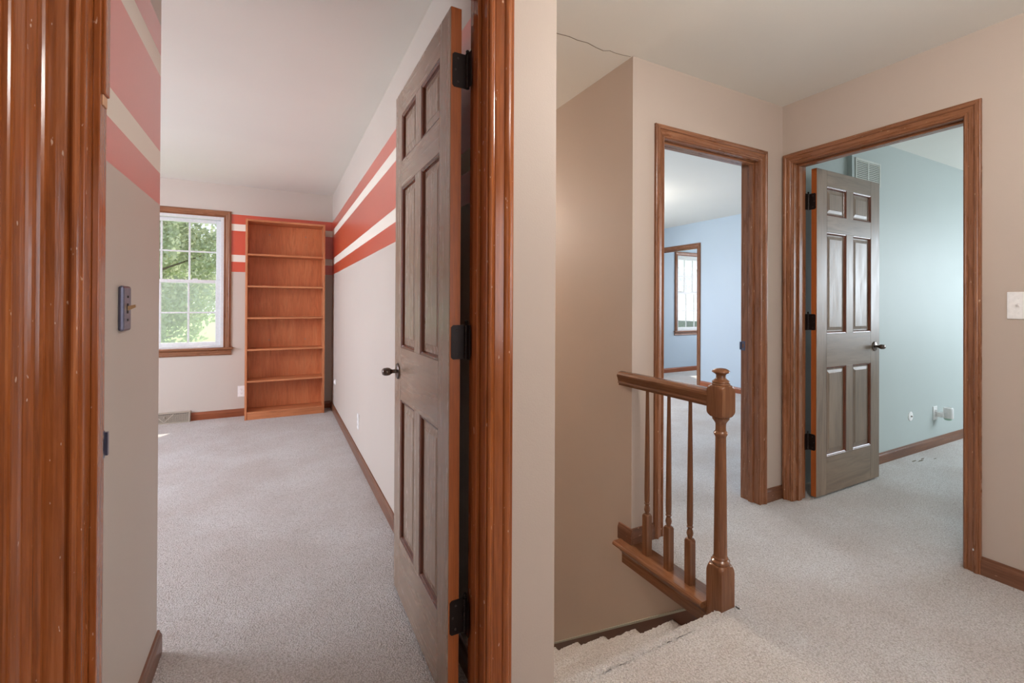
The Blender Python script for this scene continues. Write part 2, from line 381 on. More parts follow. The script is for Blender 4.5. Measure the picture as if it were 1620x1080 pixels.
def strike(parent, kind, c, a, z, hgt=.057, wid=.028, sgn=1):
    """strike plate let into a jamb; c = jamb face coordinate on X, facing -X (sgn -1) or +X"""
    t = .0016; mb = MB()
    x0, x1 = sorted((c, c+sgn*t))
    for (ya, yb, za, zb) in ((a-wid/2, a+wid/2, z+.012, z+hgt/2), (a-wid/2, a+wid/2, z-hgt/2, z-.012), (a-wid/2, a-.006, z-.012, z+.012), (a+.007, a+wid/2, z-.012, z+.012)):
        mb.box(x0, x1, ya, yb, za, zb)
    # rounded lip wrapping the jamb edge
    mb.box(min(c, c+sgn*.006), max(c, c+sgn*.006), a+wid/2-.0005, a+wid/2+.008, z-hgt/2+.004, z+hgt/2-.004)
    sp = mb.build('strike_plate', GREYM, parent); sp['label'] = 'dark metal strike plate'
    k = MB()
    for zz in (z-hgt/2+.009, z+hgt/2-.009): k.lathe([(.003, 0), (.003, sgn*.0012)], (c+sgn*t, a, zz), 'X', 10)
    k.build('screw', SCREWM, sp)

# bedroom doorway (trim_1)
t1 = struct(empty('trim_1', (0, 0, 0))); t1['label'] = 'glossy cherry stained door casing and jambs of the bedroom doorway'
casing(t1, '-Y', 1.188, -.326, .503, 2.106, NEAR, .0735)
casing(t1, '+Y', 1.31, -.326, .503, 2.106, NEAR, .026, sides=('L', 'H'))
jambs(t1, 'Y', -.320, .498, 1.186, 1.312, 2.101, NEAR, 1.226, 1.262)
strike(t1, 'X', -.320, 1.297, .895, sgn=1)
# a chip near the top of the left stop
MB().bbox(-.3095, -.3035, 1.236, 1.264, 1.612, 2.088, .002).build('stop_strip', NEAR['Z'], t1)
MB().bbox(-.3095, -.3068, 1.238, 1.262, 1.590, 1.6115, .001).build('chipped_splinter', CHIPM, t1)
# adjacent doorway on the left hall wall (trim_2)
t2 = struct(empty('trim_2')); t2['label'] = 'stained casing and jamb of the doorway at the extreme left edge'
casing(t2, '+X', -.385, .234, 1.056, 2.066, NEAR, .082)
jambs(t2, 'X', .238, 1.050, -.50, -.383, 2.061, NEAR, -.46, -.43)
# blue room doorway (trim_3)
t3 = struct(empty('trim_3')); t3['label'] = 'stained casing and jambs of the doorway to the pale blue room'
casing(t3, '-Y', 1.808, 1.753, 2.532, 2.068, TRIM, .062)
jambs(t3, 'Y', 1.757, 2.530, 1.806, 1.932, 2.065, TRIM, 1.842, 1.872)
strike(t3, 'X', 2.530, 1.915, .945, sgn=-1)
# green room doorway (trim_4)
t4 = struct(empty('trim_4')); t4['label'] = 'stained casing and jambs of the doorway to the pale green room'
casing(t4, '-X', 2.757, .922, 1.737, 2.066, TRIM, .062)
casing(t4, '+X', 2.877, .922, 1.737, 2.066, TRIM, .062, sides=('L', 'H'))
jambs(t4, 'X', .926, 1.733, 2.755, 2.879, 2.062, TRIM, 2.795, 2.828)
# white filler patches at the foot of the near casing
MB().bbox(2.7395, 2.7435, .871, .879, .030, .052, .001).build('filler_patch', WHITEP, t4)
MB().bbox(2.7385, 2.7425, .869, .887, .098, .107, .001).build('filler_patch', WHITEP, t4)
# opening in the blue room wall (trim_5)
t5 = struct(empty('trim_5')); t5['label'] = 'thin stained casing of the opening in the pale blue wall'
casing(t5, '-X', 5.49, 4.946, 5.80, 2.066, TRIM, .062)
jambs(t5, 'X', 4.946, 5.80, 5.488, 5.602, 2.062, TRIM, 5.53, 5.56)

# ------------------------------------------------------------ baseboards
BP = [(0, 0), (.013, 0), (.013, .056), (.011, .064), (.008, .070), (.006, .078), (0, .080)]
def baseboard(name, p0, p1, nrm, mats=None, label=None, parent=None, hgt=.08):
    mats = mats or BASEW; V = []; s = hgt/.08
    for (x, y) in (p0, p1):
        for (t, z) in BP: V.append((x+nrm[0]*t, y+nrm[1]*t, z*s))
    n = len(BP); F = [(i, (i+1) % n, n+(i+1) % n, n+i) for i in range(n)]+[tuple(range(n))[::-1], tuple(range(n, 2*n))]
    o = link(name, V, F, mats['X'] if abs(p1[0]-p0[0]) > abs(p1[1]-p0[1]) else mats['Y'], parent)
    if not parent: struct(o)
    if label: o['label'] = label
    return o
BED_BASE = BASEW
REDB = both('orange_stained_baseboard', (128, 66, 36), (160, 88, 52), (180, 106, 66), rough=.35)
baseboard('baseboard_back', (-.762, 5.866), (.535, 5.866), (0, -1), REDB)
baseboard('baseboard_back', (-3.2, 5.866), (-1.10, 5.866), (0, -1), REDB)
baseboard('baseboard_right', (.548, 1.33), (.548, 5.866), (-1, 0))
baseboard('baseboard_left', (-.352, 1.34), (-.352, 2.023), (1, 0))
baseboard('baseboard_left', (-3.2, 2.01), (-.352, 2.01), (0, 1))
baseboard('baseboard_far', (2.594, 1.808), (2.744, 1.808), (0, -1))
baseboard('baseboard_far', (1.547, 1.808), (1.691, 1.808), (0, -1))
baseboard('baseboard_hall', (2.757, -1.7), (2.757, .860), (-1, 0))
baseboard('baseboard_hall', (2.757, 1.799), (2.757, 1.808), (-1, 0))
baseboard('baseboard_green', (3.616, 1.84), (6.6, 1.84), (0, -1))
baseboard('baseboard_blue', (5.49, 1.93), (5.49, 4.884), (-1, 0), REDB)
baseboard('baseboard_alcove', (5.6, 6.12), (7.6, 6.12), (0, -1), REDB)
# little return of baseboard over the stair edge
baseboard('baseboard_stair', (1.547, 1.795), (1.547, 1.90), (-1, 0))

# ------------------------------------------------------------ bedroom details come as things
def window(name, x0, x1, z0, z1, y, cols, glass_x0, glass_x1, label, left=True):
    """double hung window in a wall facing -Y at y"""
    wroot = struct(empty(name, (0, 0, 0))); wroot['label'] = label
    casing(wroot, '-Y', y, x0+.002, x1-.002, z1-.002, TRIM, .066, z0=z0)
    # stool and apron
    MB().bbox(x0-.085, x1+.085, y-.045, y+.02, z0-.022, z0, .006).build('stool', TRIM['X'], wroot)
    ap = [(0, -.022), (.012, -.022), (.017, -.040), (.012, -.058), (.016, -.070), (.010, -.080), (0, -.080)]
    V = []
    for xx in (x0-.07, x1+.07):
        for (t, zz) in ap: V.append((xx, y-t, z0+zz))
    n = len(ap); F = [(i, (i+1) % n, n+(i+1) % n, n+i) for i in range(n)]+[tuple(range(n))[::-1], tuple(range(n, 2*n))]
    link('apron', V, F, TRIM['X'], wroot)
    # vinyl frame
    fr = MB(); fw = .030
    fr.bbox(x0, x0+fw, y+.0, y+.14, z0, z1, .003); fr.bbox(x1-fw, x1, y+.0, y+.14, z0, z1, .003)
    fr.bbox(x0+fw, x1-fw, y+.0, y+.14, z1-fw, z1, .003); fr.bbox(x0+fw, x1-fw, y+.0, y+.14, z0, z0+.022, .003)
    fr.build('window_frame', VINYL, wroot)
    mid = 1.418
    for (nm, za, zb, yy) in (('upper_sash', mid-.018, z1-fw, y+.085), ('lower_sash', z0+.022, mid+.018, y+.045)):
        s = MB(); sw = .046 if nm == 'lower_sash' else .046
        a0, a1 = x0+fw, x1-fw
        lo = .036 if nm == 'lower_sash' else .030
        hi = .036 if nm == 'upper_sash' else .034
        s.bbox(a0, a0+sw, yy, yy+.035, za, zb, .003); s.bbox(a1-sw, a1, yy, yy+.035, za, zb, .003)
        s.bbox(a0+sw, a1-sw, yy, yy+.035, za, za+lo, .003); s.bbox(a0+sw, a1-sw, yy, yy+.035, zb-hi, zb, .003)
        so = s.build(nm, VINYL, wroot)
        g0, g1, gz0, gz1 = a0+sw, a1-sw, za+lo, zb-hi
        pw = (g1-g0)/cols; ph = (gz1-gz0)/2
        for i in range(cols):
            for j in range(2):
                MB().box(g0+i*pw+.001, g0+(i+1)*pw-.001, yy+.016, yy+.019, gz0+j*ph+.001, gz0+(j+1)*ph-.001).build('pane', GLASS, so)
        for i in range(1, cols): MB().bbox(g0+i*pw-.008, g0+i*pw+.008, yy+.010, yy+.025, gz0, gz1, .003).build('muntin', VINYL, so)
        MB().bbox(g0, g1, yy+.0105, yy+.0245, gz0+ph-.008, gz0+ph+.008, .003).build('muntin', VINYL, so)
    lk = MB(); xc = (x0+x1)/2
    for xx in (x0+(x1-x0)*.30, x1-(x1-x0)*.30): lk.bbox(xx-.022, xx+.022, y+.045, y+.07, mid+.018, mid+.030, .004)
    lk.build('sash_lock', VINYL, wroot)
    sc = MB().box(x0+fw, x1-fw, y+.128, y+.129, z0+.02, mid).build('insect_screen', SCREEN, wroot)
    return wroot
window('window_1', WX0, WX1, WZ0, WZ1, 5.866, 3, None, None, 'white double-hung window with stained casing left of the bookcase')
window('window_2', VX0, VX1, .735, 2.095, 6.12, 3, None, None, 'white double-hung window seen through the blue room opening')
# plain frames in unseen window holes; blue, hall and alcove ones added for light
for k, (ax, c0, c1, a0, a1) in enumerate([('x', -3.4, -3.2, 3.0, 4.6), ('x', 6.6, 6.72, -.5, 1.1), ('y', 6.12, 6.27, 2.35, 3.85), ('y', -1.8, -1.7, .2, 1.6), ('x', 7.6, 7.72, 4.7, 5.7)]):
    fr = MB(); cm = (c0+c1)/2
    za, zb = (.85, 2.05) if k else (.8, 2.05)
    for (p, q, zc, zd) in ((a0, a0+.04, za, zb), (a1-.04, a1, za, zb), (a0, a1, za, za+.04), (a0, a1, zb-.04, zb), (a0, a1, 1.41, 1.45)):
        if ax == 'x': fr.box(cm-.02, cm+.02, p, q, zc, zd)
        else: fr.box(p, q, cm-.02, cm+.02, zc, zd)
    struct(fr.build('window_%d' % (k+3), VINYL))

# ------------------------------------------------------------ six panel doors
def panel_door(name, loc, rz, Wd, Hd, mats, knob_face, barrel_y, label, knob_z=.905, hinge_z=(1.865, 1.07, .27)):
    root = struct(empty(name, loc, rz)); root['label'] = label
    T = .034; st = .113*Wd/.76; mu = .082*Wd/.76
    xm0, xm1 = Wd/2-mu/2, Wd/2+mu/2
    z = [0, .235, .795, 1.005, 1.645+(Hd-2.034)*.5, 1.750+(Hd-2.034)*.5, Hd-.102, Hd]
    rails = [(z[0], z[1]), (z[2], z[3]), (z[4], z[5]), (z[6], z[7])]
    # stiles; the hinge stile has its raw edge as a sub-part
    hs = MB().bbox(.0015, st, 0, T, 0, Hd, .0015).build('stile', mats['Z'], root)
    e = MB().box(0, .0016, .0015, T-.0015, .001, Hd-.001).build('raw_edge', EDGE['Z'], hs); e['label'] = 'orange-brown unfinished hinge edge'
    MB().bbox(Wd-st, Wd, 0, T, 0, Hd, .0015).build('stile', mats['Z'], root)
    for (a, b) in rails: MB().bbox(st+.0003, Wd-st-.0003, .0002, T-.0002, a, b, .001).build('rail', mats['X'], root)
    for (a, b) in ((z[1], z[2]), (z[3], z[4]), (z[5], z[6])):
        MB().bbox(xm0, xm1, .0002, T-.0002, a+.0002, b-.0002, .001).build('mullion', mats['Z'], root)
        for (xa, xb) in ((st, xm0), (xm1, Wd-st)):
            def ringmesh(rings, closed):
                V = []; F = []; n = len(rings)
                for side in (0, 1):
                    for (i, dp) in rings:
                        yy = dp if side == 0 else T-dp
                        V += [(xa+i, yy, a+i), (xb-i, yy, a+i), (xb-i, yy, b-i), (xa+i, yy, b-i)]
                for side in (0, 1):
                    o = side*n*4
                    for k in range(n-1):
                        for q in range(4): F.append((o+k*4+q, o+k*4+(q+1) % 4, o+(k+1)*4+(q+1) % 4, o+(k+1)*4+q))
                    if closed: F.append(tuple(o+(n-1)*4+q for q in range(4)))
                for q in range(4):
                    F.append((q, (q+1) % 4, n*4+(q+1) % 4, n*4+q))
                    if not closed: k0 = (n-1)*4; F.append((k0+q, k0+(q+1) % 4, n*4+k0+(q+1) % 4, n*4+k0+q))
                return V, F
            V, F = ringmesh([(.013, .0125), (.022, .0125), (.024, .0120), (.040, .0088), (.0415, .0074)], True)
            pn = link('panel', V, F, mats['Z'], root)
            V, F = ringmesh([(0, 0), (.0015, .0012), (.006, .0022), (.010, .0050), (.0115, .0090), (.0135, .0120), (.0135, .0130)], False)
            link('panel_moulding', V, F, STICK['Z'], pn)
    sg = -1 if barrel_y < T/2 else 1
    for hz in hinge_z:
        hp = MB(); hh = .050
        # leaf on the door edge with clipped corners
        y0, y1 = (-.012, .029) if sg < 0 else (.005, T+.012)
        bm = bmesh.new(); q = .006
        pts = [(y0, hz-hh), (y1-q, hz-hh), (y1, hz-hh+q), (y1, hz+hh-q), (y1-q, hz+hh), (y0, hz+hh)] if sg < 0 else [(y1, hz-hh), (y0+q, hz-hh), (y0, hz-hh+q), (y0, hz+hh-q), (y0+q, hz+hh), (y1, hz+hh)]
        k = len(hp.v)
        for xx in (-.0025, .0): hp.v += [(xx, yy, zz) for (yy, zz) in pts]
        n = 6; hp.f += [tuple(range(n)), tuple(range(n, 2*n))[::-1]]+[(i, (i+1) % n, n+(i+1) % n, n+i) for i in range(n)]
        # jamb leaf
        yb = barrel_y
        hp.box(-.0345, .0, yb-.0012, yb+.0012, hz-hh, hz+hh)
        h = hp.build('hinge', BRONZE, root)
        br = MB()
        for k5 in range(5):
            zz = hz-hh+k5*.02; br.lathe([(.0058, 0), (.0064, .001), (.0064, .0185), (.0058, .0195)], (-.004, yb, zz), 'Z', 14)
        br.lathe([(.003, 0), (.006, .002), (.004, .005), (.0055, .009), (.004, .013), (.001, .015)], (-.004, yb, hz+hh), 'Z', 12)
        br.build('hinge_barrel', BRONZE, h)
        sc = MB()
        for (yy, zz) in ((.012, hz+.034), (.020, hz), (.012, hz-.034)):
            yy = yy if sg < 0 else T-yy
            sc.lathe([(.0035, 0), (.0035, -.001), (.001, -.0004)], (-.0025, yy, zz), 'X', 10)
        sc.build('screw', SLOT, h)
    # knobs, both faces
    kx = Wd-.062
    for face in (0, 1):
        s = -1 if face == 0 else 1; y0 = 0 if face == 0 else T
        prof = [(.033, 0), (.033, .003), (.030, .006), (.022, .008), (.014, .010), (.011, .014), (.0105, .022), (.013, .028), (.019, .034), (.0225, .042), (.0225, .050), (.020, .058), (.016, .0625), (.008, .064)]
        kb = MB().lathe([(.033, 0), (.033, .003), (.030, .006), (.022, .008), (.014, .010)], (0, 0, 0), 'Y', 28)
        kb.v = [(kx+x, y0+s*y, knob_z+zz) for (x, y, zz) in kb.v]
        ro = kb.build('rosette', BRONZE if s*knob_face < 0 else NICKEL, root, True)
        kb = MB().lathe([(.012, .008), (.0105, .014), (.010, .022), (.013, .028), (.019, .034), (.0215, .042), (.0205, .050), (.0185, .058), (.014, .0625), (.006, .064)], (0, 0, 0), 'Y', 28, (1.0, .78))
        kb.v = [(kx+x, y0+s*y, knob_z+zz) for (x, y, zz) in kb.v]
        autosmooth(kb.build('knob', NICKEL, ro))
    return root
panel_door('door_1', (.469, 1.3066, .014), math.radians(90), .7158, 2.048, DOORW, 1, -.016, 'dark-stained six-panel bedroom door swung open against the striped wall')
panel_door('door_2', (2.905, 1.681, .014), 0, .748, 2.034, DOOR2W, -1, .050, 'weathered brown six-panel door standing open inside the pale green room', hinge_z=(1.83, 1.08, .335))

# ------------------------------------------------------------ stairs
def step_mesh(x0, x1, ytop0, ynose, z, rise, nx, seed):
    rnd = random.Random(seed); R = .028
    prof = []
    for k in range(7): prof.append((ytop0+(ynose-R-ytop0)*k/6, z))
    for k in range(1, 7):
        a = math.pi/2*k/6*1.6
        prof.append((ynose-R+R*math.sin(a), z-R+R*math.cos(a)))
    prof += [(ynose-.034, z-.065), (ynose-.036, z-.10), (ynose-.036, z-rise)]
    V = []; F = []; n = len(prof)
    for i in range(nx+1):
        x = x0+(x1-x0)*i/nx
        for (y, zz) in prof:
            V.append((x, y+rnd.uniform(-.003, .003), zz+rnd.uniform(-.0028, .0028)))
    for i in range(nx):
        for k in range(n-1): a = i*n+k; F.append((a, a+1, a+n+1, a+n))
    # closed back
    b = len(V); V += [(x0, ytop0, z-rise), (x1, ytop0, z-rise)]
    F.append(tuple(range(n))+(b,)); F.append(tuple(nx*n+k for k in range(n))[::-1]+(b+1,))
    return V, F
RISE, RUN, Y0 = .188, .246, 1.276
stairs = struct(empty('stairs', (0, 0, 0))); stairs['label'] = 'carpeted staircase going down beside the railing'
for k in range(14):
    x1 = 1.510 if k == 0 else 1.524
    ya = 1.221 if k == 0 else Y0+(k-1)*RUN-.038
    V, F = step_mesh(.722, x1, ya, Y0+k*RUN, -.188*k+(.0012 if k == 0 else .004), RISE, 90 if k < 7 else 10, k)
    o = link('step', V, F, CARPET, stairs, smooth=True)
# skirt board on the right wall with a grey caulked top edge
sk = []
def skz(y): return -.052-.768*(y-1.365)
ya, yb = 1.335, 4.9
V = [];
for x in (1.5262, 1.5468):
    V += [(x, ya, skz(ya)), (x, yb, skz(yb)), (x, yb, skz(yb)-.34), (x, ya, skz(ya)-.30)]
F = [(0, 1, 2, 3), (7, 6, 5, 4), (0, 4, 5, 1), (1, 5, 6, 2), (2, 6, 7, 3), (3, 7, 4, 0)]
tk = struct(link('trim_6', V, F, plain('dark_stained_skirt', (88, 52, 34), .4, 0, 12, .12))); tk['label'] = 'dark stained skirt board running down beside the stairs'
V = []
for x in (1.5225, 1.5468):
    V += [(x, ya, skz(ya)+.010), (x, yb, skz(yb)+.010), (x, yb, skz(yb)+.0), (x, ya, skz(ya)+.0)]
link('cap_strip', V, F, CAULK, tk)['label'] = 'thin grey strip along the top edge'
struct(MB().box(.722, 1.547, 4.45, 5.95, -2.9, -2.63).build('floor_landing', CARPET))

# ------------------------------------------------------------ stair railing
rail = empty('stair_railing', (1.5525, 1.2775, 0))
tag(rail, 'short brown wooden stair railing with turned newel post and three balusters', 'railing')
def loc(mb): # to railing-local coordinates
    mb.v = [(x-1.5525, y-1.2775, z) for (x, y, z) in mb.v]; return mb
def square_block(h, w, z0, z1, tongue_top=.03, tongue_bot=0, rt=.030):
    """square block whose shoulders curve in to a round neck of radius rt"""
    V = []; F = []; levels = []
    N = 8  # points per quarter
    def ring(half, rr, z, blend):
        pts = []
        for i in range(32):
            a = 2*math.pi*i/32+math.pi/4
            cx, sy = math.cos(a), math.sin(a); k = half/max(abs(cx), abs(sy)); sq = Vector((cx*k, sy*k)); ci = Vector((cx*rr, sy*rr))
            q = sq.lerp(ci, blend); pts.append((q.x, q.y, z))
        return pts
    half = w/2; R = []
    def shoulder(zs, ze, rev):
        for k in range(7):
            t = k/6; ang = t*math.pi/2
            b = 1-math.sin(ang); rr = rt+(half*1.16-rt)*math.sin(ang)
            zz = zs+(ze-zs)*(1-math.cos(ang))
            # intersect square with growing circle
            pts = []
            for i in range(32):
                a = 2*math.pi*i/32+math.pi/4
                cx, sy = math.cos(a), math.sin(a); ks = half/max(abs(cx), abs(sy)); rc = rt+(half*1.42-rt)*math.sin(ang); q = min(ks, rc)
                pts.append((cx*q, sy*q, zz))
            R.append(pts)
    if tongue_bot: shoulder(z0, z0+tongue_bot, False)
    else: R.append(ring(half, 1, z0, 0))
    R2 = R; R = []
    if tongue_top:
        shoulder(z1, z1-tongue_top, True); R = R2+R[::-1]
    else: R = R2+[ring(half, 1, z1, 0)]
    for p in R: V += p
    for j in range(len(R)-1):
        for i in range(32): a = j*32+i; b = j*32+(i+1) % 32; F.append((a, b, b+32, a+32))
    F.append(tuple(range(32))[::-1]); F.append(tuple((len(R)-1)*32+i for i in range(32)))
    return V, F
nw = empty('newel_post'); nw.parent = rail
# keep the newel a single mesh part with its turned shaft and blocks
bpy.data.objects.remove(nw)
mb = MB()
V, F = square_block(0, .075, -.17, .168, .040, 0, .030); mb.v += V; mb.f += F
newel_base = mb.build('newel_base', RAILW['Z'], rail); autosmooth(newel_base, .6)
sh = MB().lathe([(.030, .160), (.034, .166), (.0365, .172), (.036, .180), (.031, .184), (.029, .186), (.030, .190), (.0265, .196), (.026, .22), (.0235, .45), (.0212, .62), (.0208, .668), (.0225, .674), (.0265, .680), (.0275, .686), (.025, .691), (.0215, .694), (.0205, .700), (.0205, .722), (.023, .728), (.0285, .736), (.0325, .741), (.033, .748), (.030, .752)], (0, 0, 0), 'Z', 32)
shaft = sh.build('newel_shaft', RAILW['Z'], rail); autosmooth(shaft, .5)
mb = MB(); V, F = square_block(0, .0765, .750, .878, .026, .026, .031); mb.v += V; mb.f += F
blk = mb.build('newel_block', RAILW['Z'], rail); autosmooth(blk, .6)
cap = MB().lathe([(.030, .872), (.035, .877), (.0355, .882), (.032, .886), (.034, .889), (.033, .893), (.027, .897), (.0215, .902), (.0185, .908), (.0185, .916), (.022, .921), (.030, .9255), (.0345, .929), (.0335, .933), (.028, .938), (.018, .9425), (.006, .9445)], (0, 0, 0), 'Z', 32)
autosmooth(cap.build('newel_cap', RAILW['Z'], rail), .5)
# handrail
hp = [(-.020, 0), (-.020, .010), (-.026, .012), (-.023, .020), (-.027, .035), (-.031, .046), (-.031, .054), (-.026, .062), (-.014, .067), (0, .0685)]
hp = hp+[(-a, b) for (a, b) in hp[::-1][1:]]
V = []; ys = [1.8, 1.8]
yA, yB = 1.313, 1.885
for y in (yA, yB):
    for (a, b) in hp: V.append((1.547+a*1.08-1.5525, y-1.2775, .787+b*1.02))
n = len(hp); F = [(i, (i+1) % n, n+(i+1) % n, n+i) for i in range(n)]+[tuple(range(n))[::-1], tuple(range(n, 2*n))]
link('handrail', V, F, RAILW['Y'], rail)
# balusters
def baluster_mb():
    b = MB(); V, F = square_block(0, .032, .006, .200, .012, 0, .010); b.v += V; b.f += F
    b.lathe([(.0105, .198), (.0095, .204), (.013, .214), (.0145, .222), (.0125, .232), (.0095, .240), (.0105, .244), (.0135, .247), (.0135, .251), (.0110, .254), (.0128, .262), (.0132, .30), (.0115, .50), (.0088, .70), (.0078, .792)], (0, 0, 0), 'Z', 20)
    return b
b0 = None
for k, yy in enumerate((1.430, 1.555, 1.695)):
    if b0 is None: b0 = autosmooth(baluster_mb().build('baluster', RAILW['Z'], rail), .6); o = b0
    else: o = b0.copy(); COL.objects.link(o)
    o.location = (1.547-1.5525, yy-1.2775, 0)
# bottom rail (landing tread with nosing) and fascia
pr = [(1.600, .006), (1.494, .006), (1.486, .003), (1.482, -.004), (1.484, -.012), (1.492, -.018), (1.500, -.020), (1.500, -.020), (1.600, -.020)]
V = []
for y in (1.3165, 1.878):
    for (x, z) in pr: V.append((x-1.5525, y-1.2775, z))
n = len(pr); F = [(i, (i+1) % n, n+(i+1) % n, n+i) for i in range(n)]+[tuple(range(n))[::-1], tuple(range(n, 2*n))]
# beyond the wall corner the board stops at the wall face, so cut it back there
V2 = [list(v) for v in V]
for i in range(n, 2*n): V2[i][1] = 1.806-1.2775
link('base_rail', V2, F, RAILW['Y'], rail)
pr2 = [(1.5455, .006), (1.494, .006), (1.486, .003), (1.482, -.004), (1.484, -.012), (1.492, -.018), (1.5455, -.020)]
V = []
for y in (1.8065, 1.878):
    for (x, z) in pr2: V.append((x-1.5525, y-1.2775, z))
n = len(pr2); F = [(i, (i+1) % n, n+(i+1) % n, n+i) for i in range(n)]+[tuple(range(n))[::-1], tuple(range(n, 2*n))]
link('base_rail_return', V, F, RAILW['Y'], rail)
pr3 = [(1.5455, -.0205), (1.508, -.0205), (1.508, -.034), (1.518, -.044), (1.522, -.052), (1.522, -.098), (1.5455, -.098)]
V = []
for y in (1.3165, 1.850):
    for (x, z) in pr3: V.append((x-1.5525, y-1.2775, z))
n = len(pr3); F = [(i, (i+1) % n, n+(i+1) % n, n+i) for i in range(n)]+[tuple(range(n))[::-1], tuple(range(n, 2*n))]
link('fascia_moulding', V, F, RAILW['Y'], rail)

# ------------------------------------------------------------ bookcase
bc = empty('bookcase', (.0815, 5.61, 0)); tag(bc, 'tall brown wooden bookcase with six open shelves in the bedroom corner', 'bookcase')
def L(x0, x1, y0, y1, z0, z1, b=.002):
    return MB().bbox(x0-.0815, x1-.0815, y0-5.61, y1-5.61, z0, z1, b)
bx0, bx1, by0, by1 = -.291, .453, 5.61, 5.851
L(bx0, bx0+.020, by0, by1, 0, 2.062).build('side_panel', BOOKW['Z'], bc)
L(bx1-.020, bx1, by0, by1, 0, 2.062).build('side_panel', BOOKW['Z'], bc)
L(bx0+.0205, bx1-.0205, by0, by1, 2.040, 2.060).build('top_board', BOOKW['X'], bc)
bb = L(bx0+.0205, bx1-.0205, by1-.007, by1, .02, 2.039, .001).build('back_panel', BOOKBACK['Z'], bc)
sc = MB()
for (x, z) in ((-.08, 1.94), (.27, 1.94), (-.08, .80), (.27, .80)):
    sc.lathe([(.006, 0), (.006, -.002), (.002, -.003)], (x-.0815, by1-.007-5.61, z), 'Y', 12)
sc.build('screw', SCREWM, bb)['kind'] = 'stuff'
for z in (1.706, 1.378, 1.052, .724, .400, .080):
    L(bx0+.0205, bx1-.0205, by0+.001, by1-.008, z-.018, z).build('shelf', BOOKW['X'], bc)
L(bx0+.0205, bx1-.0205, by0+.004, by0+.022, 0, .0615).build('kick_board', BOOKW['X'], bc)

# ------------------------------------------------------------ switches, outlets, vents
def rounded_plate(w, h, t, face='Y', bev=.004):
    """plate in local coordinates, back at y=0, front towards -Y"""
    return MB().bbox(-w/2, w/2, -t, 0, -h/2, h/2, bev)
def switch(name, loc_, rz, mat, tmat, label, group=None, up=True, t=.006):
    o = empty(name, loc_, rz); tag(o, label, 'switch')
    rounded_plate(.071, .116, t, bev=.0025 if mat is WHITEP else .0055).build('cover_plate', mat, o)
    MB().box(-.006, .006, -t-.0008, -t+.001, -.013, .013).build('toggle_slot', SLOT if mat is GREYM else WHITEP, o)
    tg = MB(); s = 1 if up else -1
    V = [(-.0045, -t, -.006), (.0045, -t, -.006), (.0045, -t, .006), (-.0045, -t, .006), (-.0038, -t-.016, s*.006-.003), (.0038, -t-.016, s*.006-.003), (.0038, -t-.016, s*.006+.004), (-.0038, -t-.016, s*.006+.004)]
    link('toggle', V, [(0, 3, 2, 1), (4, 5, 6, 7), (0, 1, 5, 4), (1, 2, 6, 5), (2, 3, 7, 6), (3, 0, 4, 7)], tmat, o)
    for z in (-.030, .030): MB().lathe([(.0032, 0), (.0032, -.0012), (.001, -.0018)], (0, -t, z), 'Y', 12).build('screw', SLOT if mat is GREYM else WHITEP, o)
    return o
# left wall: faces +X -> rotate local -Y to +X : rz = +90deg
switch('light_switch', (-.352, 1.575, 1.180), math.radians(90), GREYM, BRASS, 'dark grey metal switch plate with tan toggle on the left bedroom wall', up=True, t=.012)
switch('light_switch', (2.757, .742, 1.200), math.radians(-90), WHITEP, WHITEP, 'white toggle switch plate on the hall wall at the right edge', up=True)
def outlet(loc_, rz, label):
    o = empty('wall_outlet', loc_, rz); tag(o, label, 'outlet')
    rounded_plate(.071, .116, .005, bev=.002).build('cover_plate', WHITEP, o)
    for z in (-.020, .020):
        f = MB().lathe([(.0165, 0), (.0165, -.0025), (.0155, -.003)], (0, -.005, z), 'Y', 24, (1, .86)).build('socket', WHITEP, o)
        s = MB(); s.box(-.0072, -.0052, -.0085, -.0075, z-.001, z+.008); s.box(.0052, .0072, -.0085, -.0075, z-.001, z+.006)
        s.lathe([(.0025, 0), (.0025, -.001)], (0, -.0076, z-.008), 'Y', 10); s.build('socket_slot', SLOT, f)
    MB().lathe([(.003, 0), (.003, -.001)], (0, -.005, 0), 'Y', 10).build('screw', WHITEP, o)
    return o
outlet((-.330, 5.866, .262), 0, 'white outlet on the back wall, left of the bookcase')
outlet((.548, 3.815, .290), math.radians(-90), 'white outlet low on the right striped bedroom wall')
MB_ = empty('cable_plate', (.548, 5.44, .355), math.radians(-90)); tag(MB_, 'small round white cover on the bedroom wall beside the bookcase', 'cable cover')
MB().lathe([(.030, 0), (.030, -.006), (.020, -.014), (.012, -.018)], (0, 0, 0), 'Y', 20).build('cover', WHITEP, MB_)
# green room wall
cp = empty('cable_plate', (4.485, 1.84, .305), 0); tag(cp, 'small round white plate on the pale green wall left of the plug-in', 'cable cover')
MB().lathe([(.038, 0), (.037, -.004), (.030, -.006)], (0, 0, 0), 'Y', 24, (1, 1.0)).build('cover', WHITEP, cp)
MB().lathe([(.006, 0), (.006, -.008), (.003, -.010)], (0, -.006, 0), 'Y', 12).build('screw', SCREWM, cp)
ol = outlet((4.915, 1.84, .285), 0, 'white outlet behind the plug-in air freshener on the pale green wall')
af = empty('air_freshener', (4.935, 1.832, .275), 0); tag(af, 'white plug-in air freshener with pale green bulb in the green room outlet', 'air freshener')
MB().bbox(-.016, .040, -.045, 0, -.022, .018, .006).build('plug_body', WHITEP, af)
b = MB().lathe([(.030, -.030), (.034, -.022), (.034, .052), (.031, .060), (.024, .062), (.022, .040)], (.045, -.062, 0), 'Z', 24).build('diffuser_shell', WHITEP, af); autosmooth(b, .6)
b = MB().lathe([(.010, -.046), (.024, -.042), (.028, -.034), (.028, -.028)], (.040, -.062, 0), 'Z', 24).build('scent_bulb', FRESHG, af); autosmooth(b, .8)

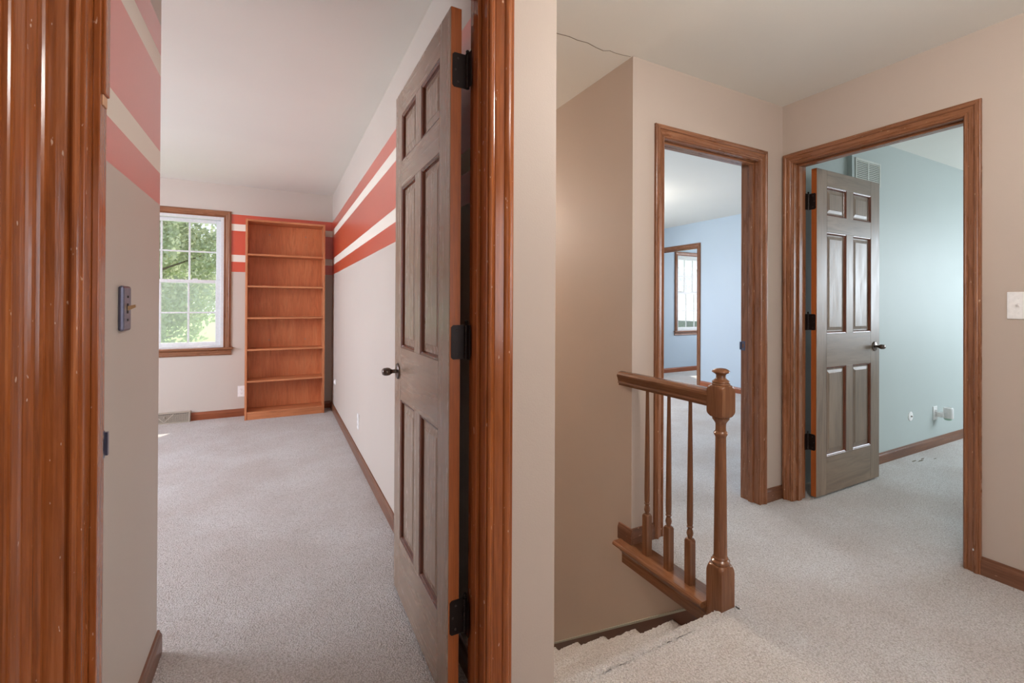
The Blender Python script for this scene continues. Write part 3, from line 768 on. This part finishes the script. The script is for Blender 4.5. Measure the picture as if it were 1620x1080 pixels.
# baseboard register under the window
rg = empty('floor_register', (-.93, 5.866, 0)); tag(rg, 'taupe metal baseboard heat register under the bedroom window', 'register')
Wr = .165
fr = MB()
def rbox(x0, x1, y0, y1, z0, z1, m_=None): (m_ or fr).bbox(x0, x1, y0, y1, z0, z1, .0015)
rbox(-Wr, Wr, -.040, 0, .092, .104); rbox(-Wr, Wr, -.058, 0, .0, .010); rbox(Wr-.012, Wr, -.055, 0, .010, .092); rbox(-Wr, -Wr+.012, -.055, 0, .010, .092)
fr.build('frame', TAUPE, rg)
MB().box(-Wr+.012, Wr-.012, -.012, -.004, .010, .092).build('backing', DARKIN, rg)
gr = MB()
for k in range(15):
    z = .012+k*.0052; gr.box(-Wr+.012, Wr-.012, -.046, -.044, z, z+.0028)
for k in range(44):
    x = -Wr+.014+k*.007; gr.box(x, x+.0022, -.0455, -.0440, .010, .091)
g = gr.build('grille_mesh', TAUPE, rg)
dz = MB()
for s in (-1, 1):
    V = []
    for t, (x, z) in enumerate(((0, .014), (s*.075, .090))):
        V += [(x-.003, -.050, z), (x+.003, -.050, z), (x+.003, -.046, z), (x-.003, -.046, z)]
    k = len(dz.v); dz.v += [(x-.045, y, z) for (x, y, z) in V]
    dz.f += [tuple(k+i for i in f) for f in ((0, 1, 5, 4), (1, 2, 6, 5), (2, 3, 7, 6), (3, 0, 4, 7), (0, 3, 2, 1), (4, 5, 6, 7))]
dz.build('cross_bar', plain('light_register_bar', (206, 196, 180), .4), rg)
MB().lathe([(.008, 0), (.008, -.010), (.004, -.012)], (-.042, -.046, .062), 'Y', 14).build('damper_knob', TAUPE, rg)

# return-air grille high on the green wall
vg = empty('vent_grille', (3.83, 1.84, 2.185)); tag(vg, 'pale painted return-air grille high on the green wall above the open door', 'vent')
GRP = plain('grille_paint', (204, 206, 198), .5)
fr = MB()
for (x0, x1, z0, z1) in ((-.175, -.158, -.09, .09), (.158, .175, -.09, .09), (-.008, .008, -.075, .075), (-.158, .158, .075, .09), (-.158, .158, -.09, -.075)):
    fr.bbox(x0, x1, -.006, 0, z0, z1, .0015)
fr.build('frame', GRP, vg)
MB().box(-.158, .158, -.0012, 0, -.075, .075).build('backing', DARKIN, vg)
for sx_ in (-.158, .008):
    for k in range(11):
        z = -.073+k*.0136
        V = [(sx_, -.006, z), (sx_+.15, -.006, z), (sx_+.15, -.0045, z-.001), (sx_, -.0045, z-.001), (sx_, -.0015, z+.0105), (sx_+.15, -.0015, z+.0105), (sx_+.15, -.0013, z+.009), (sx_, -.0013, z+.009)]
        link('louvre', V, [(0, 1, 2, 3), (4, 7, 6, 5), (0, 4, 5, 1), (1, 5, 6, 2), (2, 6, 7, 3), (3, 7, 4, 0)], GRP, vg)

# ceiling lamps (outside the frame) carrying the bulbs; all but the hall's added
BULB = newmat('lit_bulb_glass', .4)
BULB[3].inputs['Emission Color'].default_value = (1, .93, .84, 1); BULB[3].inputs['Emission Strength'].default_value = 6; BULB = BULB[0]
def flush_lamp(x, y, label):
    o = empty('ceiling_lamp', (x, y, CH)); tag(o, label, 'lamp')
    MB().lathe([(.16, 0), (.16, -.015), (.14, -.022)], (0, 0, 0), 'Z', 32).build('base', BRONZE, o)
    MB().lathe([(.022, -.020), (.022, -.10), (.026, -.11), (.026, -.16)], (0, 0, 0), 'Z', 20).build('socket', BRONZE, o)
    autosmooth(MB().lathe([(.014, -.16), (.018, -.18), (.032, -.205), (.036, -.225), (.030, -.245), (.014, -.258), (.004, -.261)], (0, 0, 0), 'Z', 20).build('bulb', BULB, o), 1.2)
    return o
flush_lamp(HALL_LAMP[0], HALL_LAMP[1], 'flush ceiling lamp base in the hall behind the camera')
flush_lamp(1.13, 4.9, 'added, unseen flush ceiling lamp over the lower stairs')
flush_lamp(3.4, 4.2, 'added, unseen flush ceiling lamp in the pale blue room')
flush_lamp(-2.3, 3.0, 'added, unseen flush ceiling lamp base on the bedroom ceiling')

# carpet stain in the green room, carpet seams
st = MB()
for (x, y, w, h) in ((4.30, 1.74, .08, .012), (4.36, 1.72, .10, .014), (4.43, 1.735, .05, .010), (4.52, 1.69, .05, .008)):
    k = len(st.v); n = 12
    ring = [(x+w/2*math.cos(2*math.pi*i/n)*random.uniform(.7, 1.1), y+h/2*math.sin(2*math.pi*i/n)*random.uniform(.6, 1.2)) for i in range(n)]
    for zz in (.0, .0015): st.v += [(a, b, zz) for a, b in ring]
    st.f += [tuple(k+n+i for i in range(n))]+[(k+i, k+(i+1) % n, k+n+(i+1) % n, k+n+i) for i in range(n)]
tag(st.build('carpet_stain', plain('dried_mud', (120, 108, 88), .95), None), 'small brown dirt marks on the carpet near the green wall', 'stain', kind='stuff')

# ------------------------------------------------------------ outside
GZ = -2.2
struct(MB().box(-80, 120, 6.6, 140, GZ-.3, GZ).build('ground', GRASS))
struct(MB().box(-60, 100, 22.0, 29.0, GZ, GZ+.02).build('ground_road', ASPH))
def tree(x, y, h, rad, trunk, n, mat, label, seed, size=.30, cz=None):
    rnd = random.Random(seed)
    o = empty('leafy_tree', (x, y, GZ)); tag(o, label, 'tree', None)
    # trunk and limbs by tapered tubes
    tb = MB()
    def limb(p, q, r0, r1):
        p = Vector(p); q = Vector(q); dr = (q-p).normalized(); a = dr.orthogonal().normalized(); b_ = dr.cross(a); k = len(tb.v)
        for (c, rr) in ((p, r0), (q, r1)):
            for i in range(8): an = 2*math.pi*i/8; tb.v.append(tuple(c+a*math.cos(an)*rr+b_*math.sin(an)*rr))
        tb.f += [(k+i, k+(i+1) % 8, k+8+(i+1) % 8, k+8+i) for i in range(8)]+[tuple(k+i for i in range(8))[::-1], tuple(k+8+i for i in range(8))]
    limb((0, 0, 0), (.1, 0, h*.45), trunk, trunk*.6); limb((.1, 0, h*.45), (0, .1, h*.85), trunk*.6, trunk*.15)
    clumps = []
    for k in range(30):
        a = rnd.uniform(0, 2*math.pi); zz = rnd.uniform(.10, .95); rr = rad*math.sqrt(max(.05, 1-((zz-.5)/.52)**2))*rnd.uniform(.35, .9)
        c = Vector((math.cos(a)*rr, math.sin(a)*rr, h*zz)); clumps.append((c, rnd.uniform(.26, .42)*rad))
        if k < 12: limb((.05, 0, h*min(.8, zz*.7)), tuple(c), trunk*.3, trunk*.08)
    tb.build('trunk', BARK, o)
    V = []; F = []
    for k in range(n):
        c, cr_ = rnd.choice(clumps); dv = Vector((rnd.gauss(0, 1), rnd.gauss(0, 1), rnd.gauss(0, 1))).normalized()*cr_*rnd.uniform(.55, 1.05)
        p = c+dv; s = size*rnd.uniform(.6, 1.3)
        a = Vector((rnd.gauss(0, 1), rnd.gauss(0, 1), rnd.gauss(0, 1))).normalized(); b_ = a.orthogonal().normalized()*s*.32; a = a*s*.5
        i = len(V); V += [p-a, p+b_, p+a, p-b_]; F.append((i, i+1, i+2, i+3))
    me = bpy.data.meshes.new('foliage'); me.from_pydata([tuple(v) for v in V], [], F); me.materials.append(mat)
    f = bpy.data.objects.new('foliage', me); COL.objects.link(f); f.parent = o; f['kind'] = 'stuff'
    return o
tree(-7.6, 34, 11.5, 4.6, .28, 26000, LEAF, 'big pale green leafy tree filling the bedroom window', 1)
tree(.8, 47, 6.4, 3.6, .22, 9000, LEAF, 'lower pale tree at the right side of the bedroom window', 2)
tree(-10.5, 50, 10.5, 6.2, .3, 24000, LEAF, 'pale tree standing behind the big tree in the bedroom window', 3, .42)
tree(42.4, 41, 7.4, 2.9, .25, 16000, LEAFD, 'round dark green tree seen through the blue room window', 4, .42)
tree(51, 45.6, 7.2, 3.4, .2, 16000, LEAFD, 'dark green tree at the right of the blue room window', 5, .42)
# parked car, only its roof and windows show through the lower left pane
car = empty('parked_car', (-5.6, 25.4, GZ+.02), math.radians(8)); tag(car, 'white parked car at the bottom of the bedroom window', 'car')
def loft(sections, name, mat, parent):
    V = []; F = []; n = len(sections[0])
    for s in sections: V += s
    for j in range(len(sections)-1):
        for i in range(n): a = j*n+i; b = j*n+(i+1) % n; F.append((a, b, b+n, a+n))
    F.append(tuple(range(n))[::-1]); F.append(tuple((len(sections)-1)*n+i for i in range(n)))
    return link(name, V, F, mat, parent)
side = [(-2.2, .35), (-2.25, .6), (-2.1, .86), (-1.2, .92), (1.0, .94), (2.0, .84), (2.25, .62), (2.2, .35)]
loft([[(x, y, z) for (x, z) in side] for y in (-.88, .88)], 'body', CARW, car)
cab = [(-1.75, .92), (-1.35, 1.36), (-1.0, 1.43), (.25, 1.43), (1.05, .94)]
loft([[(x, -.74, z) for (x, z) in cab], [(x, .74, z) for (x, z) in cab]], 'cabin', CARG, car)
rf = [(-1.42, 1.38), (-1.0, 1.46), (.28, 1.46), (.45, 1.40), (.2, 1.40), (-1.0, 1.40)]
loft([[(x, y, z) for (x, z) in rf] for y in (-.76, .76)], 'roof', CARW, car)
for xx, x2 in ((-.45, -.50), (.35, 1.1), (-1.35, -1.8)):
    for y in (-.755, .755):
        V = [(xx-.04, y-.012, 1.40), (xx+.04, y-.012, 1.40), (x2+.04, y-.012, .92), (x2-.04, y-.012, .92)]; V += [(a, b+.024, c) for a, b, c in V]
        link('pillar', V, [(0, 1, 2, 3), (4, 7, 6, 5), (0, 4, 5, 1), (1, 5, 6, 2), (2, 6, 7, 3), (3, 7, 4, 0)], CARW, car)
for xx in (-1.4, 1.4):
    for y in (-.80, .80): MB().lathe([(.20, -.1), (.32, -.1), (.32, .1), (.20, .1)], (xx, y, .32), 'Y', 20).build('wheel', TYRE, car)
# house across the lawn, seen through the blue room window
hs = empty('neighbour_house', (61, 57, GZ), math.radians(-47)); tag(hs, 'pale low house beyond the lawn in the blue room window', 'house')
MB().box(-8, 8, -4, 4, 0, 2.7).build('wall', HOUSEW, hs)
link('roof', [(-8.5, -4.5, 2.7), (8.5, -4.5, 2.7), (8.5, 4.5, 2.7), (-8.5, 4.5, 2.7), (-8.5, 0, 4.6), (8.5, 0, 4.6)], [(0, 1, 5, 4), (2, 3, 4, 5), (0, 4, 3), (1, 2, 5), (3, 2, 1, 0)], ROOFM, hs)
for xx in (-5, -1.6, 2, 5.4):
    f = MB().box(xx-.55, xx+.55, -4.06, -3.99, .9, 2.1).build('window_frame', VINYL, hs)
    MB().box(xx-.47, xx+.47, -4.08, -4.05, .98, 2.02).build('pane', CARG, f)
